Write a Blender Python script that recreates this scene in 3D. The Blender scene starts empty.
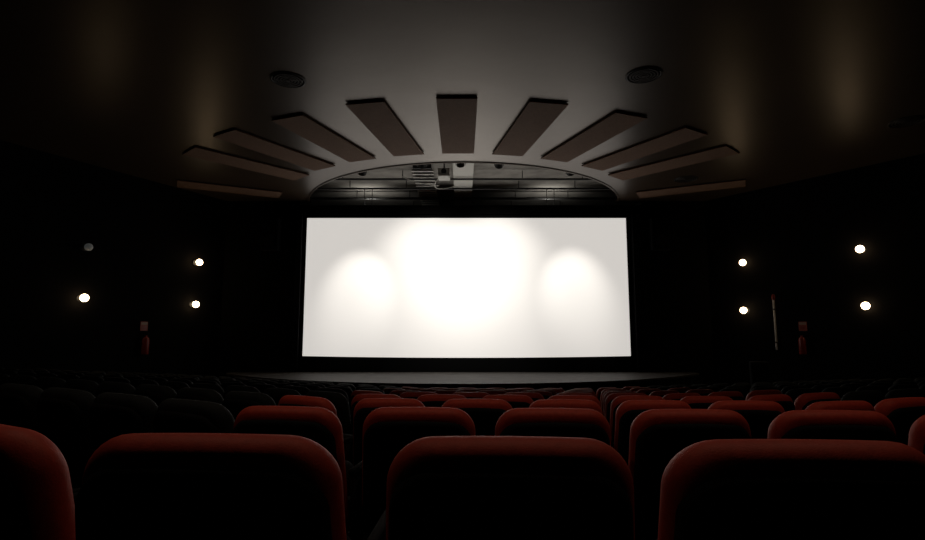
import bpy, bmesh, math, random
from mathutils import Vector, Matrix
random.seed(3)
scene = bpy.context.scene
try:
    scene.view_settings.view_transform = 'Standard'
    scene.view_settings.look = 'None'
except Exception as e:
    print(e)

E = 1.04          # eye height above the floor of the nearest row
PITCH = math.radians(6.87)

# ------------------------------------------------------------------ materials
def mat(name, color, rough=0.6, spec=0.5, metal=0.0, noise=None, bump=None, emis=None, estr=0.0, coords='Object', stretch=(1,1,1), sheen=0.0, tint=None):
    m = bpy.data.materials.new(name); m.use_nodes = True
    nt = m.node_tree; b = nt.nodes['Principled BSDF']
    b.inputs['Base Color'].default_value = (*color, 1)
    b.inputs['Roughness'].default_value = rough
    b.inputs['Specular IOR Level'].default_value = spec
    b.inputs['Metallic'].default_value = metal
    if tint: b.inputs['Specular Tint'].default_value = (*tint,1)
    if sheen:
        b.inputs['Sheen Weight'].default_value = sheen
        b.inputs['Sheen Roughness'].default_value = 0.4
        b.inputs['Sheen Tint'].default_value = (1, 0.5, 0.4, 1)
    if emis:
        b.inputs['Emission Color'].default_value = (*emis, 1)
        b.inputs['Emission Strength'].default_value = estr
    tc = nt.nodes.new('ShaderNodeTexCoord')
    mp = nt.nodes.new('ShaderNodeMapping'); mp.inputs['Scale'].default_value = stretch
    nt.links.new(tc.outputs[coords], mp.inputs['Vector'])
    if noise:
        sc, amt = noise
        n = nt.nodes.new('ShaderNodeTexNoise'); n.inputs['Scale'].default_value = sc
        n.inputs['Detail'].default_value = 6
        nt.links.new(mp.outputs[0], n.inputs['Vector'])
        r = nt.nodes.new('ShaderNodeValToRGB')
        r.color_ramp.elements[0].position = 0.3; r.color_ramp.elements[1].position = 0.7
        r.color_ramp.elements[0].color = (*[c*(1-amt) for c in color], 1)
        r.color_ramp.elements[1].color = (*[min(1, c*(1+amt)) for c in color], 1)
        nt.links.new(n.outputs['Fac'], r.inputs['Fac'])
        nt.links.new(r.outputs['Color'], b.inputs['Base Color'])
    if bump:
        sc, st = bump
        n2 = nt.nodes.new('ShaderNodeTexNoise'); n2.inputs['Scale'].default_value = sc
        n2.inputs['Detail'].default_value = 4
        nt.links.new(mp.outputs[0], n2.inputs['Vector'])
        bp = nt.nodes.new('ShaderNodeBump'); bp.inputs['Strength'].default_value = st
        bp.inputs['Distance'].default_value = 0.01
        nt.links.new(n2.outputs['Fac'], bp.inputs['Height'])
        nt.links.new(bp.outputs[0], b.inputs['Normal'])
    return m

M_ceil   = mat('ceiling_paint', (0.045,0.030,0.020), 0.35, 0.55, noise=(0.6,0.12), bump=(1.2,0.5), tint=(1,.78,.60))
M_plank  = mat('acoustic_panel_fabric', (0.185,0.110,0.074), 0.8, 0.15, noise=(30,0.15))
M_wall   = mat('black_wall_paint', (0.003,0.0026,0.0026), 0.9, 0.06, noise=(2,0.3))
M_void   = mat('dark_grey_plaster', (0.32,0.305,0.28), 0.8, 0.2, noise=(2,0.25))
M_floor  = mat('dark_carpet', (0.008,0.006,0.006), 0.95, 0.1, noise=(40,0.3))
M_stage  = mat('stage_boards', (0.060,0.054,0.049), 0.6, 0.15, noise=(5,0.6), bump=(20,0.2), stretch=(0.4,2.5,1))
M_black  = mat('black_fabric', (0.004,0.004,0.004), 0.9, 0.1)
M_curt   = mat('black_velvet_curtain', (0.012,0.012,0.013), 0.9, 0.1)
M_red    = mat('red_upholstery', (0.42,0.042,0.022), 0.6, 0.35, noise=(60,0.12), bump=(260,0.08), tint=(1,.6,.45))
M_green_shade  = mat('dark_green_and_shade_upholstery', (0.009,0.011,0.010), 0.8, 0.2, noise=(60,0.2))  # green of the left seats; also painted shade for the far-right block
M_shell  = mat('black_seat_shell', (0.004,0.0035,0.0035), 0.8, 0.12)
M_metal  = mat('dark_metal', (0.04,0.04,0.04), 0.45, 0.5, metal=0.6)
M_vent   = mat('dark_vent_enamel', (0.02,0.016,0.013), 0.6, 0.2)
M_pale   = mat('pale_painted_metal', (0.6,0.59,0.55), 0.5, 0.4)
M_screen = mat('projection_screen', (0.8,0.79,0.77), 0.9, 0.1, emis=(1.0,0.955,0.9), estr=0.62)
M_lamp   = mat('lit_lamp_glass', (0.9,0.85,0.75), 0.3, 0.5, emis=(1.0,0.72,0.42), estr=14)
M_lampoff= mat('unlit_lamp_glass_faint_glow', (0.45,0.45,0.43), 0.25, 0.5, emis=(0.8,0.85,0.8), estr=0.03)  # lamp is off; a faint glow is put into its glass
M_redm   = mat('red_enamel', (0.22,0.02,0.012), 0.35, 0.4)
M_sign   = mat('red_sign_plate', (0.30,0.05,0.025), 0.5, 0.4)
M_white  = mat('white_plate', (0.35,0.25,0.18), 0.5, 0.4)

# ------------------------------------------------------------------ helpers
def finish(bm, name, mats, smooth=True, loc=(0,0,0), rot=(0,0,0), parent=None, angle=35):
    bmesh.ops.recalc_face_normals(bm, faces=bm.faces)
    me = bpy.data.meshes.new(name); bm.to_mesh(me); bm.free()
    for m in mats: me.materials.append(m)
    if smooth:
        for p in me.polygons: p.use_smooth = True
        try: me.set_sharp_from_angle(angle=math.radians(angle))
        except Exception: pass
    ob = bpy.data.objects.new(name, me); scene.collection.objects.link(ob)
    ob.location = loc; ob.rotation_euler = rot
    if parent: ob.parent = parent
    return ob

def bbox(bm, x0,x1,y0,y1,z0,z1, mi=0, bevel=0.0, M=None, segs=2):
    ret = bmesh.ops.create_cube(bm, size=1)
    vs = ret['verts']
    for v in vs:
        v.co = Vector((x0+(v.co.x+.5)*(x1-x0), y0+(v.co.y+.5)*(y1-y0), z0+(v.co.z+.5)*(z1-z0)))
    if M is not None:
        for v in vs: v.co = M @ v.co
    fs = set(f for v in vs for f in v.link_faces)
    for f in fs: f.material_index = mi
    if bevel > 0:
        es = list(set(e for v in vs for e in v.link_edges))
        r = bmesh.ops.bevel(bm, geom=es, offset=bevel, segments=segs, affect='EDGES', profile=0.5)
        for f in r['faces']: f.material_index = mi

def cyl(bm, p, q, r, mi=0, n=16, r2=None):
    p=Vector(p); q=Vector(q); d=q-p
    M = Matrix.Translation((p+q)/2) @ d.to_track_quat('Z','Y').to_matrix().to_4x4()
    ret = bmesh.ops.create_cone(bm, cap_ends=True, segments=n, radius1=r, radius2=r if r2 is None else r2, depth=d.length, matrix=M)
    for f in set(f for v in ret['verts'] for f in v.link_faces): f.material_index = mi

def lathe(bm, prof, axis_p, axis_d, mi=0, n=24):
    q = Vector(axis_d).normalized().to_track_quat('Z','Y').to_matrix()
    rings=[]
    for r,a in prof:
        if r < 1e-5:
            rings.append([bm.verts.new(Vector(axis_p)+q@Vector((0,0,a)))])
        else:
            rings.append([bm.verts.new(Vector(axis_p)+q@Vector((r*math.cos(2*math.pi*i/n), r*math.sin(2*math.pi*i/n), a))) for i in range(n)])
    for A,B in zip(rings,rings[1:]):
        for i in range(n):
            j=(i+1)%n
            if len(A)==1 and len(B)==1: continue
            if len(A)==1: f=bm.faces.new((A[0],B[i],B[j]))
            elif len(B)==1: f=bm.faces.new((A[i],A[j],B[0]))
            else: f=bm.faces.new((A[i],A[j],B[j],B[i]))
            f.material_index=mi

def prism(bm, pts, z0, z1, mi=0):
    lo=[bm.verts.new((x,y,z0)) for x,y in pts]; hi=[bm.verts.new((x,y,z1)) for x,y in pts]
    n=len(pts)
    fs=[bm.faces.new(lo), bm.faces.new(hi)]
    for i in range(n):
        fs.append(bm.faces.new((lo[i],lo[(i+1)%n],hi[(i+1)%n],hi[i])))
    for f in fs: f.material_index=mi
    return fs

# ------------------------------------------------------------------ room shell
H = E+4.13       # ceiling
H2 = E+4.64      # recess ceiling over the stage
YF = 16.4        # front wall
nL = Vector((0.901,-0.434)); nR = Vector((-0.824,-0.567))
L0 = Vector((-7.6,15.4)); L1 = Vector((-8.9,12.7))
R0 = Vector((8.0,15.4)); R1 = Vector((9.65,13.0))
OFF=0.17
def wl(y):
    a=L0-nL*OFF; u=(L1-L0); t=(y-a.y)/u.y; return a.x+u.x*t
def wr(y):
    a=R0-nR*OFF; u=(R1-R0); t=(y-a.y)/u.y; return a.x+u.x*t
YB=8.5
Lc=[(wl(YF),YF),(wl(YB),YB),(wl(YB)-0.6,-7)]
YR=9.5
Rc=[(wr(YF),YF),(wr(YR),YR),(wr(YR)+0.4,-7)]

def wall(name,p,q,z0,z1,th=0.2,side=1,m=M_wall):
    p=Vector(p); q=Vector(q); d=(q-p).normalized(); n=Vector((-d.y,d.x))*side*th
    bm=bmesh.new(); prism(bm,[tuple(p),tuple(q),tuple(q+n),tuple(p+n)],z0,z1)
    return finish(bm,name,[m],smooth=False)
ZB=-1.3
SZ=E-1.10
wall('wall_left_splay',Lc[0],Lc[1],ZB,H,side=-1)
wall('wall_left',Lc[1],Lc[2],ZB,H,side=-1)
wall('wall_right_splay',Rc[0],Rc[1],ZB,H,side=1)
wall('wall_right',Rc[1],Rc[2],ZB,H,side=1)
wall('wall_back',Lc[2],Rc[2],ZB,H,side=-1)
OX0,OX1=-5.12,5.60
bm=bmesh.new()
bbox(bm,Lc[0][0]-.1,OX0,YF,YF+.2,ZB,H)
bbox(bm,OX1,Rc[0][0]+.1,YF,YF+.2,ZB,H)
bbox(bm,OX0,OX1,YF,YF+.2,E+3.72,E+4.0)
bbox(bm,OX0,OX1,YF,YF+.2,ZB,SZ)
finish(bm,'wall_front',[M_wall],smooth=False)

# ceiling with circular bite in front of the stage
CX,CY,CR=0.03,17.5,4.9
a0=math.acos((CY-YF)/CR)
arc=[(CX+CR*math.sin(a), CY-CR*math.cos(a)) for a in [a0-2*a0*i/64 for i in range(65)]]
bm=bmesh.new()
pts=[(-14,-7.3),(14,-7.3),(14,YF+.2)]+[(arc[0][0],YF+.2)]+arc+[(arc[-1][0],YF+.2)]+[(-14,YF+.2)]
fs=prism(bm,pts,H,H+.12)
bmesh.ops.triangulate(bm,faces=fs[:2])
finish(bm,'ceiling',[M_ceil],smooth=False)
bm=bmesh.new()
n=len(arc); rows=[]
prof=[(0.0,0.0),(0.0,-.02),(.02,-.028),(.05,-.02),(.05,.0)]
for (x,y) in arc:
    d=Vector((x-CX,y-CY)).normalized()
    rows.append([bm.verts.new((x+d.x*p,y+d.y*p,H+q)) for p,q in prof])
for A,B in zip(rows,rows[1:]):
    for i in range(len(prof)):
        j=(i+1)%len(prof); bm.faces.new((A[i],A[j],B[j],B[i]))
bm.faces.new(rows[0]); bm.faces.new(rows[-1])
finish(bm,'trim_1',[M_ceil])
bm=bmesh.new()
X0,X1,Y0,Y1=-6.2,6.2,12.1,19.9
bbox(bm,X0,X1,Y0,Y1,H2,H2+.1)
bbox(bm,X0-.1,X0,Y0,Y1,H+.13,H2)
bbox(bm,X1,X1+.1,Y0,Y1,H+.13,H2)
bbox(bm,X0,X1,Y0-.1,Y0,H+.13,H2)
finish(bm,'ceiling_recess',[M_void],smooth=False)
bm=bmesh.new(); bbox(bm,X0,X1,Y1,Y1+.1,ZB,H2+.1)
finish(bm,'wall_backstage_rear',[M_void],smooth=False)
bm=bmesh.new(); bbox(bm,X0-.1,X0,YF+.2,Y1,ZB,H+.13)
finish(bm,'wall_backstage_left',[M_void],smooth=False)
bm=bmesh.new(); bbox(bm,X1,X1+.1,YF+.2,Y1,ZB,H+.13)
finish(bm,'wall_backstage_right',[M_void],smooth=False)

# floor: curved tiers
D0=1.02; DR=1.17; NR=9
def cc(x):
    c=-0.055*x
    if x<-0.8: c+=0.5*(-0.8-x)
    if x>2.2: c+=0.38*(x-2.2)
    return c
def cslope(x):
    return (cc(x+.15)-cc(x-.15))/.3
def tz(n): return -0.1*(n-1)
bm=bmesh.new()
xs=[-13.5+i*.3 for i in range(91)]
def line(B,z): return [bm.verts.new((x,min(B+cc(x),18.4),z)) for x in xs]
prev=[bm.verts.new((x,-7.3,tz(0))) for x in xs]
def strip(A,B):
    for i in range(len(A)-1): bm.faces.new((A[i],A[i+1],B[i+1],B[i]))
for n in range(1,NR+2):
    B=D0+DR*(n-1)-.3
    l1=line(B,tz(n-1)); strip(prev,l1)
    l2=line(B,tz(n)); strip(l1,l2); prev=l2
end=[bm.verts.new((x,20,tz(NR+1))) for x in xs]; strip(prev,end)
finish(bm,'floor',[M_floor],smooth=False)

# stage
SR=8.55; SCy=12.5+SR; sa=math.asin(6.9/SR)
bm=bmesh.new()
front=[(SR*math.sin(a),SCy-SR*math.cos(a)) for a in [-sa+2*sa*i/60 for i in range(61)]]
pts=front+[(6.9,YF-.01),(-6.9,YF-.01)]
fs=prism(bm,pts,SZ-.05,SZ)
bmesh.ops.triangulate(bm,faces=fs[:2])
fr=[((SR-.06)*math.sin(a),SCy-(SR-.06)*math.cos(a)) for a in [-sa+2*sa*i/60 for i in range(61)]]
fs=prism(bm,fr+[(6.8,YF-.01),(-6.8,YF-.01)],tz(NR+1),SZ-.05,1)
bmesh.ops.triangulate(bm,faces=fs[:2])
finish(bm,'stage',[M_stage,M_black],smooth=False)

# ------------------------------------------------------------------ screen + frame
SX0,SX1=-4.84,5.09; SZ0,SZ1=E-.63,E+3.62
YS=16.5
bm=bmesh.new()
NX=40
g=[[bm.verts.new((SX0+(SX1-SX0)*i/NX, YS+.02, SZ0+(SZ1-SZ0)*j/16-(0.05*(1-(2*i/NX-1)**2) if j==0 else 0))) for i in range(NX+1)] for j in range(17)]
for j in range(16):
    for i in range(NX): bm.faces.new((g[j][i],g[j][i+1],g[j+1][i+1],g[j+1][i]))
scr=finish(bm,'cinema_screen',[M_screen],smooth=False)
bm=bmesh.new()
bbox(bm,SX0-.22,SX1+.42,YS+.06,YS+.09,SZ+.001,E+3.71)
bbox(bm,SX0-.22,SX0-.005,YS-.03,YS+.06,SZ+.001,E+3.70)
bbox(bm,SX1+.005,SX1+.22,YS-.03,YS+.06,SZ+.001,E+3.70)
bbox(bm,SX0,SX1,YS-.03,YS+.06,SZ1+.005,E+3.70)
bbox(bm,SX0,SX1,YS-.03,YS+.06,SZ+.001,SZ0-.06)
finish(bm,'screen_masking_frame',[M_black],smooth=False)

def curtain(name,x0,x1,y,z0,z1):
    bm=bmesh.new(); N=60
    A=[];B=[]
    for i in range(N+1):
        t=i/N; x=x0+(x1-x0)*t; yy=y+.04*math.sin(t*math.pi*2*6)
        A.append(bm.verts.new((x,yy,z0)));B.append(bm.verts.new((x,yy,z1)))
    for i in range(N): bm.faces.new((A[i],A[i+1],B[i+1],B[i]))
    o=finish(bm,name,[M_curt])
    s=o.modifiers.new('th','SOLIDIFY'); s.thickness=.01
    return o
curtain('stage_curtain',5.18,5.57,YF-.07,SZ+.01,E+3.7)
curtain('stage_curtain',-5.1,-4.93,YF-.07,SZ+.01,E+3.7)

# ------------------------------------------------------------------ ceiling acoustic panels
PC=Vector((-.1,18.2))
for ang,r0,r1 in [(0,6.36,9.22),(10.3,6.33,9.18),(21.1,6.28,8.98),(32.2,6.2,8.97),(42.8,6.05,8.88),(63.2,5.9,8.6)]:
    for s in ([1] if ang==0 else [1,-1]):
        a=math.radians(ang*s); re=r1
        if s==1 and ang>20: re=r1+.12
        bm=bmesh.new()
        bbox(bm,-.36,.36,-(re-r0)/2,(re-r0)/2,-.015,.015,0,bevel=.005)
        for yy in (-1.1,1.1):
            for xx in (-.2,.2):
                bbox(bm,xx-.03,xx+.03,yy-.03,yy+.03,.015,.03,1)
        rm=(r0+re)/2
        finish(bm,'acoustic_ceiling_panel',[M_plank,M_metal],smooth=False,
               loc=(PC.x+rm*math.sin(a),PC.y-rm*math.cos(a),H-.03),rot=(0,0,a))

def vent(x,y,r):
    bm=bmesh.new()
    lathe(bm,[(r*1.0,0),(r*1.02,-.010),(r*.92,-.02),(r*.88,-.008)],(x,y,H),(0,0,1),0,40)
    for k in range(1,5):
        rr=r*(.88-.17*k)
        lathe(bm,[(rr+.025,-.02),(rr+.03,-.008),(rr,-.008),(rr,-.02),(rr+.025,-.02)],(x,y,H),(0,0,1),1,36)
    lathe(bm,[(0,-.004),(r*.9,-.004)],(x,y,H),(0,0,1),2,36)
    lathe(bm,[(0,-.03),(r*.12,-.025),(r*.12,-.004)],(x,y,H),(0,0,1),1,20)
    bbox(bm,x-r*.88,x+r*.88,y-.01,y+.01,H-.016,H-.008,1)
    bbox(bm,x-.01,x+.01,y-r*.88,y+r*.88,H-.016,H-.008,1)
    finish(bm,'round_ceiling_vent',[M_vent,M_vent,M_black])
vent(-2.84,8.36,.28); vent(2.90,8.20,.28)
vent(5.95,14.0,.3); vent(8.65,10.1,.3)

# ------------------------------------------------------------------ wall lamps
def sconce(p,n,z,lit=True):
    P=Vector((p.x,p.y,E+z)); N=Vector((n.x,n.y,0))
    bm=bmesh.new()
    lathe(bm,[(0,-OFF+.002),(.085,-OFF+.002),(.09,-OFF+.02),(.06,-OFF+.035),(.03,-OFF+.05),(.03,-.06),(.055,-.075),(.06,-.05)],P,N,0,24)
    r=.09
    lathe(bm,[(0,-r)]+[(r*math.sin(math.pi*i/20),-r*math.cos(math.pi*i/20)) for i in range(1,20)]+[(0,r)],P,N,1,32)
    finish(bm,'wall_lamp',[M_metal,M_lamp if lit else M_lampoff])
sconce(L0+Vector((.03,0)),nL,2.08); sconce(L0,nL,.87)
sconce(L1,nL,2.08,False); sconce(L1,nL,.87)
sconce(R0+Vector((.06,0)),nR,2.07); sconce(R0,nR,.70)
sconce(R1+Vector((.03,0)),nR,2.08); sconce(R1+Vector((.06,.02)),nR,.70)

for sx in (-5.85,6.0):
    bm=bmesh.new()
    bbox(bm,-.27,.27,-.28,0,-.5,.5,0,.02)
    bbox(bm,-.24,.24,-.295,-.28,-.47,.47,1,.005)
    lathe(bm,[(.17,.0),(.19,.01),(.16,.02),(.05,.005),(0,.01)],(0,-.292,-.2),(0,-1,0),0,24)
    bbox(bm,-.05,.05,0,.02,-.2,.2,0)
    finish(bm,'wall_speaker',[M_curt,M_black],loc=(sx,YF-.022,E+3.05))

def ext(p,n):
    rot=math.atan2(n.y,n.x)+math.pi/2
    par=bpy.data.objects.new('fire_extinguisher',None); scene.collection.objects.link(par)
    par.location=(p.x,p.y,E-.25); par.rotation_euler=(0,0,rot)
    bm=bmesh.new()
    lathe(bm,[(0,-.25),(.075,-.25),(.085,-.23),(.085,.12),(.07,.17),(.03,.20),(.03,.24),(0,.24)],(0,-.11,0),(0,0,1),0,24)
    cyl(bm,(0,-.11,.24),(0,-.11,.29),.02,1)
    bbox(bm,-.015,.015,-.2,-.08,.27,.29,1); bbox(bm,-.015,.015,-.2,-.08,.31,.325,1)
    for k in range(8):
        a=k/7
        cyl(bm,(.03+.08*math.sin(a*math.pi),-.11,.26-.35*a),(.03+.08*math.sin((a+.143)*math.pi) if k<7 else .03,-.11,.26-.35*(a+.143)),.011,1,8)
    bbox(bm,-.088,.088,-.115,-.001,.0,.03,1)
    finish(bm,'cylinder_body',[M_redm,M_black],parent=par)
    bm=bmesh.new()
    bbox(bm,-.10,.10,-.012,-.001,.36,.60,0); bbox(bm,-.085,.085,-.016,-.012,.52,.58,1); bbox(bm,-.06,.06,-.016,-.012,.40,.48,2)
    finish(bm,'sign',[M_sign,M_white,M_redm],smooth=False,parent=par)
def onwall(A,B,t,n): return A+(B-A)*t-n*OFF
ext(onwall(L0,L1,.46,nL),nL)
ext(onwall(R0,R1,.50,nR),nR)
P=onwall(R0,R1,.27,nR)
bm=bmesh.new()
cyl(bm,(0,-.06,-.40),(0,-.06,.98),.024,1,12)
lathe(bm,[(.02,0),(.04,.02),(.045,.1),(.03,.16),(0,.17)],(0,-.06,.95),(0,0,1),2,16)
for z in (-.2,.7):
    bbox(bm,-.03,.03,-.085,0,z-.02,z+.02,0)
finish(bm,'window_pole',[M_metal,M_pale,M_redm],loc=(P.x,P.y,E),rot=(0,0,math.atan2(nR.y,nR.x)+math.pi/2))
fz=tz(NR+1)
bm=bmesh.new()
bbox(bm,-.22,.22,-.2,.2,.12,1.25,0,.02); bbox(bm,-.19,.19,-.215,-.2,.2,1.18,1,.005)
for xx in(-.17,.17):
    for yy in(-.15,.15): cyl(bm,(xx,yy,0),(xx,yy,.13),.03,0)
finish(bm,'loudspeaker_cabinet',[M_curt,M_black],loc=(7.75,14.3,fz),rot=(0,0,-.4))

# ------------------------------------------------------------------ rig above the stage
bm=bmesh.new()
bbox(bm,-.18,.22,12.8,19.85,H2-.16,H2-.001,0,.01)
bbox(bm,-.26,.30,12.8,19.85,H2-.20,H2-.16,0,.005)
finish(bm,'ceiling_beam',[M_pale],smooth=False)
bm=bmesh.new()
for y,z,r in [(14.9,H2-.25,.03),(15.9,H2-.25,.03),(17.0,H2-.27,.04),(18.4,H2-.27,.04)]:
    cyl(bm,(-5.6,y,z),(5.6,y,z),r,0,12)
    for xx in (-5,-3.4,-1.7,1.7,3.4,5):
        cyl(bm,(xx,y,z),(xx,y,H2),.012,0,8)
finish(bm,'lighting_rig_pipes',[M_metal])
bm=bmesh.new()
bbox(bm,-1.35,-.85,14.2,18.6,H2-.16,H2-.001,0,.01)
for k in range(14):
    y=14.3+.3*k; bbox(bm,-1.4,-.8,y,y+.07,H2-.20,H2-.16,1)
finish(bm,'ventilation_duct',[M_metal,M_pale],smooth=False)
bm=bmesh.new()
bbox(bm,-.66,-.34,14.0,14.5,H2-.42,H2-.20,0,.02)
cyl(bm,(-.50,14.0,H2-.31),(-.50,13.92,H2-.31),.07,1,20)
cyl(bm,(-.50,14.25,H2-.20),(-.50,14.25,H2),.02,1)
finish(bm,'ceiling_projector',[M_pale,M_metal])
def curve(name,pts,r,m):
    cu=bpy.data.curves.new(name,'CURVE'); cu.dimensions='3D'; cu.bevel_depth=r; cu.bevel_resolution=3
    sp=cu.splines.new('NURBS'); sp.points.add(len(pts)-1)
    for p,q in zip(sp.points,pts): p.co=(*q,1)
    sp.use_endpoint_u=True; sp.order_u=4
    o=bpy.data.objects.new(name,cu); cu.materials.append(m); scene.collection.objects.link(o); return o
curve('power_cable',[(-.48,14.3,H2-.25),(-.7,14.2,H2-.45),(-.9,15,H2-.5),(-.6,15.5,H2-.4),(-.2,15.8,H2-.2)],.012,M_pale)
curve('power_cable',[(-1.7,14.6,H2-.25),(-1.4,14.7,H2-.4),(-1.0,14.9,H2-.4),(-.7,15.6,H2-.25)],.012,M_pale)

def spot(x,y,z,tgt,energy,size,blend,r=.06,name='stage_spotlight',top=None,col=(1,.95,.88)):
    top = H2 if top is None else top
    P=Vector((x,y,z)); T=Vector(tgt); d=(T-P).normalized()
    par=bpy.data.objects.new(name,None); scene.collection.objects.link(par); par.location=P
    bm=bmesh.new()
    lathe(bm,[(0,-.26),(.06,-.26),(.08,-.22),(.09,-.05),(.10,.03),(.092,.03),(.08,-.06),(0,-.08)],(0,0,0),d,0,24)
    bbox(bm,-.12,-.105,-.02,.02,-.02,.22,0); bbox(bm,.105,.12,-.02,.02,-.02,.22,0); bbox(bm,-.12,.12,-.02,.02,.22,.235,0)
    if top-z>.25: cyl(bm,(0,0,.23),(0,0,top-z-.001),.014,0,10)
    finish(bm,'housing',[M_metal],parent=par)
    l=bpy.data.lights.new('spot_lamp','SPOT'); l.energy=energy; l.spot_size=math.radians(size); l.spot_blend=blend
    l.shadow_soft_size=r; l.color=col
    o=bpy.data.objects.new('spot_lamp',l); scene.collection.objects.link(o); o.parent=par
    o.location=d*.06; o.rotation_euler=d.to_track_quat('-Z','Y').to_euler()
ZH=H+.04
spot(-2.6,13.6,ZH,(-3.2,YS,E+1.3),470,38,1.0)
spot( 2.8,13.6,ZH,( 3.45,YS,E+1.4),470,38,1.0)
spot(-1.0,12.95,ZH,(-1.0,YS,E+2.0),470,62,1.0)
spot( .9,12.95,ZH,( .9,YS,E+2.0),470,62,1.0)
spot(-.05,12.9,ZH,( .0,YS,E+0.7),330,64,1.0)
for sx in (-2.0,.3,2.6):  # added lamps above the view, brightening the seat tops
    spot(sx,2.7,H-.30,(sx,2.2,0),38,110,1.0,.08,name='added_seat_fill',top=H,col=(1,.78,.62))
for sx in (-3.0,2.8):  # added fixtures hidden behind the header, brightening the recess ceiling
    par=bpy.data.objects.new('added_recess_fill',None); scene.collection.objects.link(par); par.location=(sx,16.80,E+3.85)
    bm=bmesh.new()
    lathe(bm,[(0,-.12),(.06,-.12),(.09,.0),(.10,.06),(.09,.06),(.07,.0),(0,-.02)],(0,0,0),(0,.25,1),0,24)
    for s in (-1,1):
        cyl(bm,(s*.12,0,0),(s*.12,0,H2-E-3.85),.01,0,10)
        cyl(bm,(s*.07,0,0),(s*.12,0,0),.012,0,10)
    finish(bm,'housing',[M_metal],parent=par)
    l=bpy.data.lights.new('recess_fill_lamp','SPOT'); l.energy=24; l.spot_size=math.radians(160); l.spot_blend=1; l.shadow_soft_size=.05; l.color=(1,.96,.88)
    o=bpy.data.objects.new('recess_fill_lamp',l); scene.collection.objects.link(o); o.parent=par; o.location=(0,.01,.04)
    o.rotation_euler=Vector((0,.25,1)).to_track_quat('-Z','Y').to_euler()

# ------------------------------------------------------------------ cinema seats
def outline(hw_t,hw_b,z0,z1,rt,rb,arch,ins):
    a=hw_t-ins; zt=z1-ins; zb=z0+ins; rt=max(rt-ins*.6,.012); rb=max(rb-ins*.6,.012)
    pts=[]
    for k in range(9):
        t=math.pi/2*k/8; pts.append((a-rt+rt*math.cos(t),zt-rt+rt*math.sin(t)))
    for k in range(1,10):
        pts.append(((a-rt)*(1-2*k/10),zt))
    for k in range(9):
        t=math.pi/2+math.pi/2*k/8; pts.append((-a+rt+rt*math.cos(t),zt-rt+rt*math.sin(t)))
    for k in range(1,6):
        pts.append((-a,zt-rt+(zb+rb-zt+rt)*k/6))
    for k in range(6):
        t=math.pi+math.pi/2*k/5; pts.append((-a+rb+rb*math.cos(t),zb+rb+rb*math.sin(t)))
    for k in range(6):
        t=1.5*math.pi+math.pi/2*k/5; pts.append((a-rb+rb*math.cos(t),zb+rb+rb*math.sin(t)))
    for k in range(1,6):
        pts.append((a,zb+rb+(zt-rt-zb-rb)*k/6))
    out=[]
    for x,z in pts:
        u=(z-z0)/(z1-z0)
        s=(hw_b+(hw_t-hw_b)*min(1,max(0,u)**1.5))/hw_t
        out.append((x*s, z+arch*(1-(x/hw_t)**2)*max(0,u)**3))
    return out
def loft(bm,layers,mi,fn):
    rings=[[bm.verts.new(fn(x,y,z)) for x,z in o] for y,o in layers]
    for A,B in zip(rings,rings[1:]):
        n=len(A)
        for i in range(n):
            f=bm.faces.new((A[i],A[(i+1)%n],B[(i+1)%n],B[i])); f.material_index=mi
    for r in (rings[0],rings[-1]):
        f=bm.faces.new(r); f.material_index=mi
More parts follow.
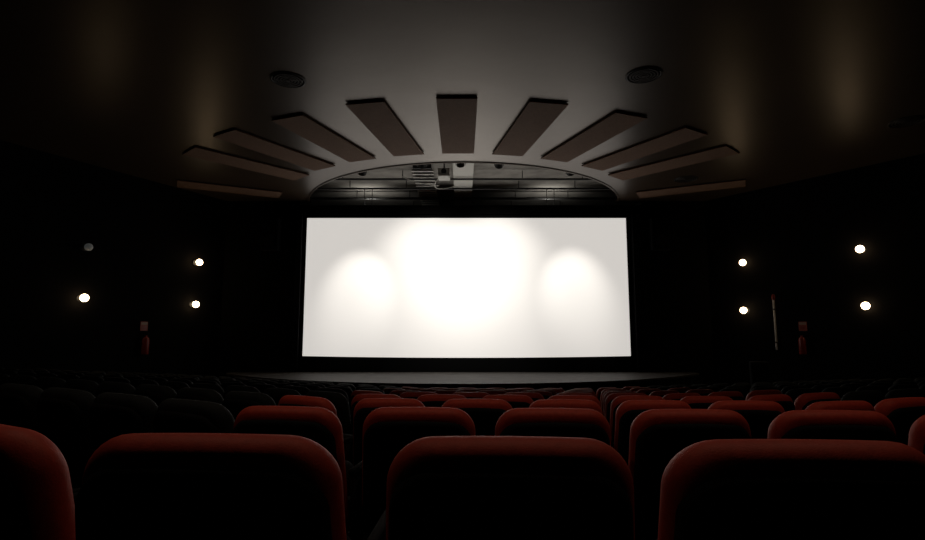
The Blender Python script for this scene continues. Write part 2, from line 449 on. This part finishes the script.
def seat_mesh(name,fab):
    bm=bmesh.new()
    tilt=math.tan(math.radians(11))
    def fb(x,y,z): return Vector((x, y-(z-.42)*tilt - .03*(1-(x/.24)**2)*1.0 + .02, z))
    T=.062; L=[]
    for k in range(13):
        t=-1+2*k/12; ins=.055*(1-math.sqrt(max(0,1-abs(t)**2.0)))
        L.append((t*T,outline(.229,.243,.36,.845,.085,.05,.010,ins)))
    loft(bm,L,0,fb)
    ow=lambda ins: outline(.216,.230,.33,.797,.075,.04,.013,ins)
    P=[(-T+.035,ow(-.004)),(-T+.008,ow(0)),(-T-.008,ow(.008)),(-T-.014,ow(.022)),(-T-.016,ow(.04))]
    loft(bm,P,1,fb)
    def fc(x,y,z): return Vector((x, y+.16+(z-.40)*.25, z))
    L=[]
    for k in range(9):
        t=-1+2*k/8; ins=.04*(1-math.sqrt(max(0,1-abs(t)**2.4)))
        L.append((t*.055,outline(.205,.205,.28,.58,.06,.05,0,ins)))
    loft(bm,L,1,fc)
    for s in (-1,1):
        x=s*.2525
        bbox(bm,x-.0125,x+.0125,.02,.36,.555,.59,1,.008)
        bbox(bm,x-.009,x+.009,.04,.26,.0,.56,2,.004)
        bbox(bm,x-.0125,x+.0125,.0,.32,0,.02,2,.003)
        bbox(bm,min(x,s*.215),max(x,s*.215),.05,.10,.40,.46,2)
    cyl(bm,(-.25,.12,.30),(.25,.12,.30),.014,2,10)
    bmesh.ops.recalc_face_normals(bm,faces=bm.faces)
    me=bpy.data.meshes.new(name); bm.to_mesh(me); bm.free()
    for m in (fab,M_shell,M_metal): me.materials.append(m)
    for p in me.polygons: p.use_smooth=True
    try: me.set_sharp_from_angle(angle=math.radians(50))
    except Exception: pass
    return me
me_red=seat_mesh('cinema_seat_red',M_red)
me_dark=seat_mesh('cinema_seat_dark',M_green_shade)
cnt=0
for n in range(1,NR+1):
    d0=D0+DR*(n-1)
    pitch=.552 if n==1 else .536
    base=.09 if n%2==1 else .37
    xsr=[]
    x=base
    while x<11.5:
        xsr.append(x); x+=pitch*math.cos(math.atan(cslope(x+.25))) if x>2 else pitch
    x=base-pitch
    while x>-11.5:
        xsr.append(x)
        x-= pitch*math.cos(math.atan(cslope(x-.25)))
    for i,x in enumerate(xsr):
        y=d0+cc(x)+.10; sc=1.0
        if n==1:
            if abs(x-.642)<.02: x-=.022; sc=1.05
            elif abs(x+.462)<.02: x-=.020; sc=1.08
        else:
            sc=.985
            if n==2: x-=.008
        if x<wl(max(y,YB))+.75 or x>wr(max(y,YR))-.75: continue
        if math.hypot(x,y-SCy)<SR+1.0: continue
        dark = (n>=2 and x<-1.08) or (n>=3 and x>3.3)  # far-right seats get dark fabric in place of dimmer light
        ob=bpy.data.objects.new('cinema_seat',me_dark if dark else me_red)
        ob.location=(x,y,tz(n)); ob.rotation_euler=(0,0,math.atan(cslope(x))); ob.scale=(sc,1,1)
        scene.collection.objects.link(ob); cnt+=1
print('seats',cnt)

# ------------------------------------------------------------------ world, camera
w=bpy.data.worlds.new('World'); scene.world=w; w.use_nodes=True
w.node_tree.nodes['Background'].inputs[0].default_value=(0,0,0,1)
cam=bpy.data.cameras.new('camera'); cam.sensor_width=36; cam.lens=36*540/925; cam.clip_start=.05
co=bpy.data.objects.new('camera',cam); scene.collection.objects.link(co)
co.location=(0,0,E); co.rotation_euler=(math.pi/2+PITCH,0,0)
scene.camera=co
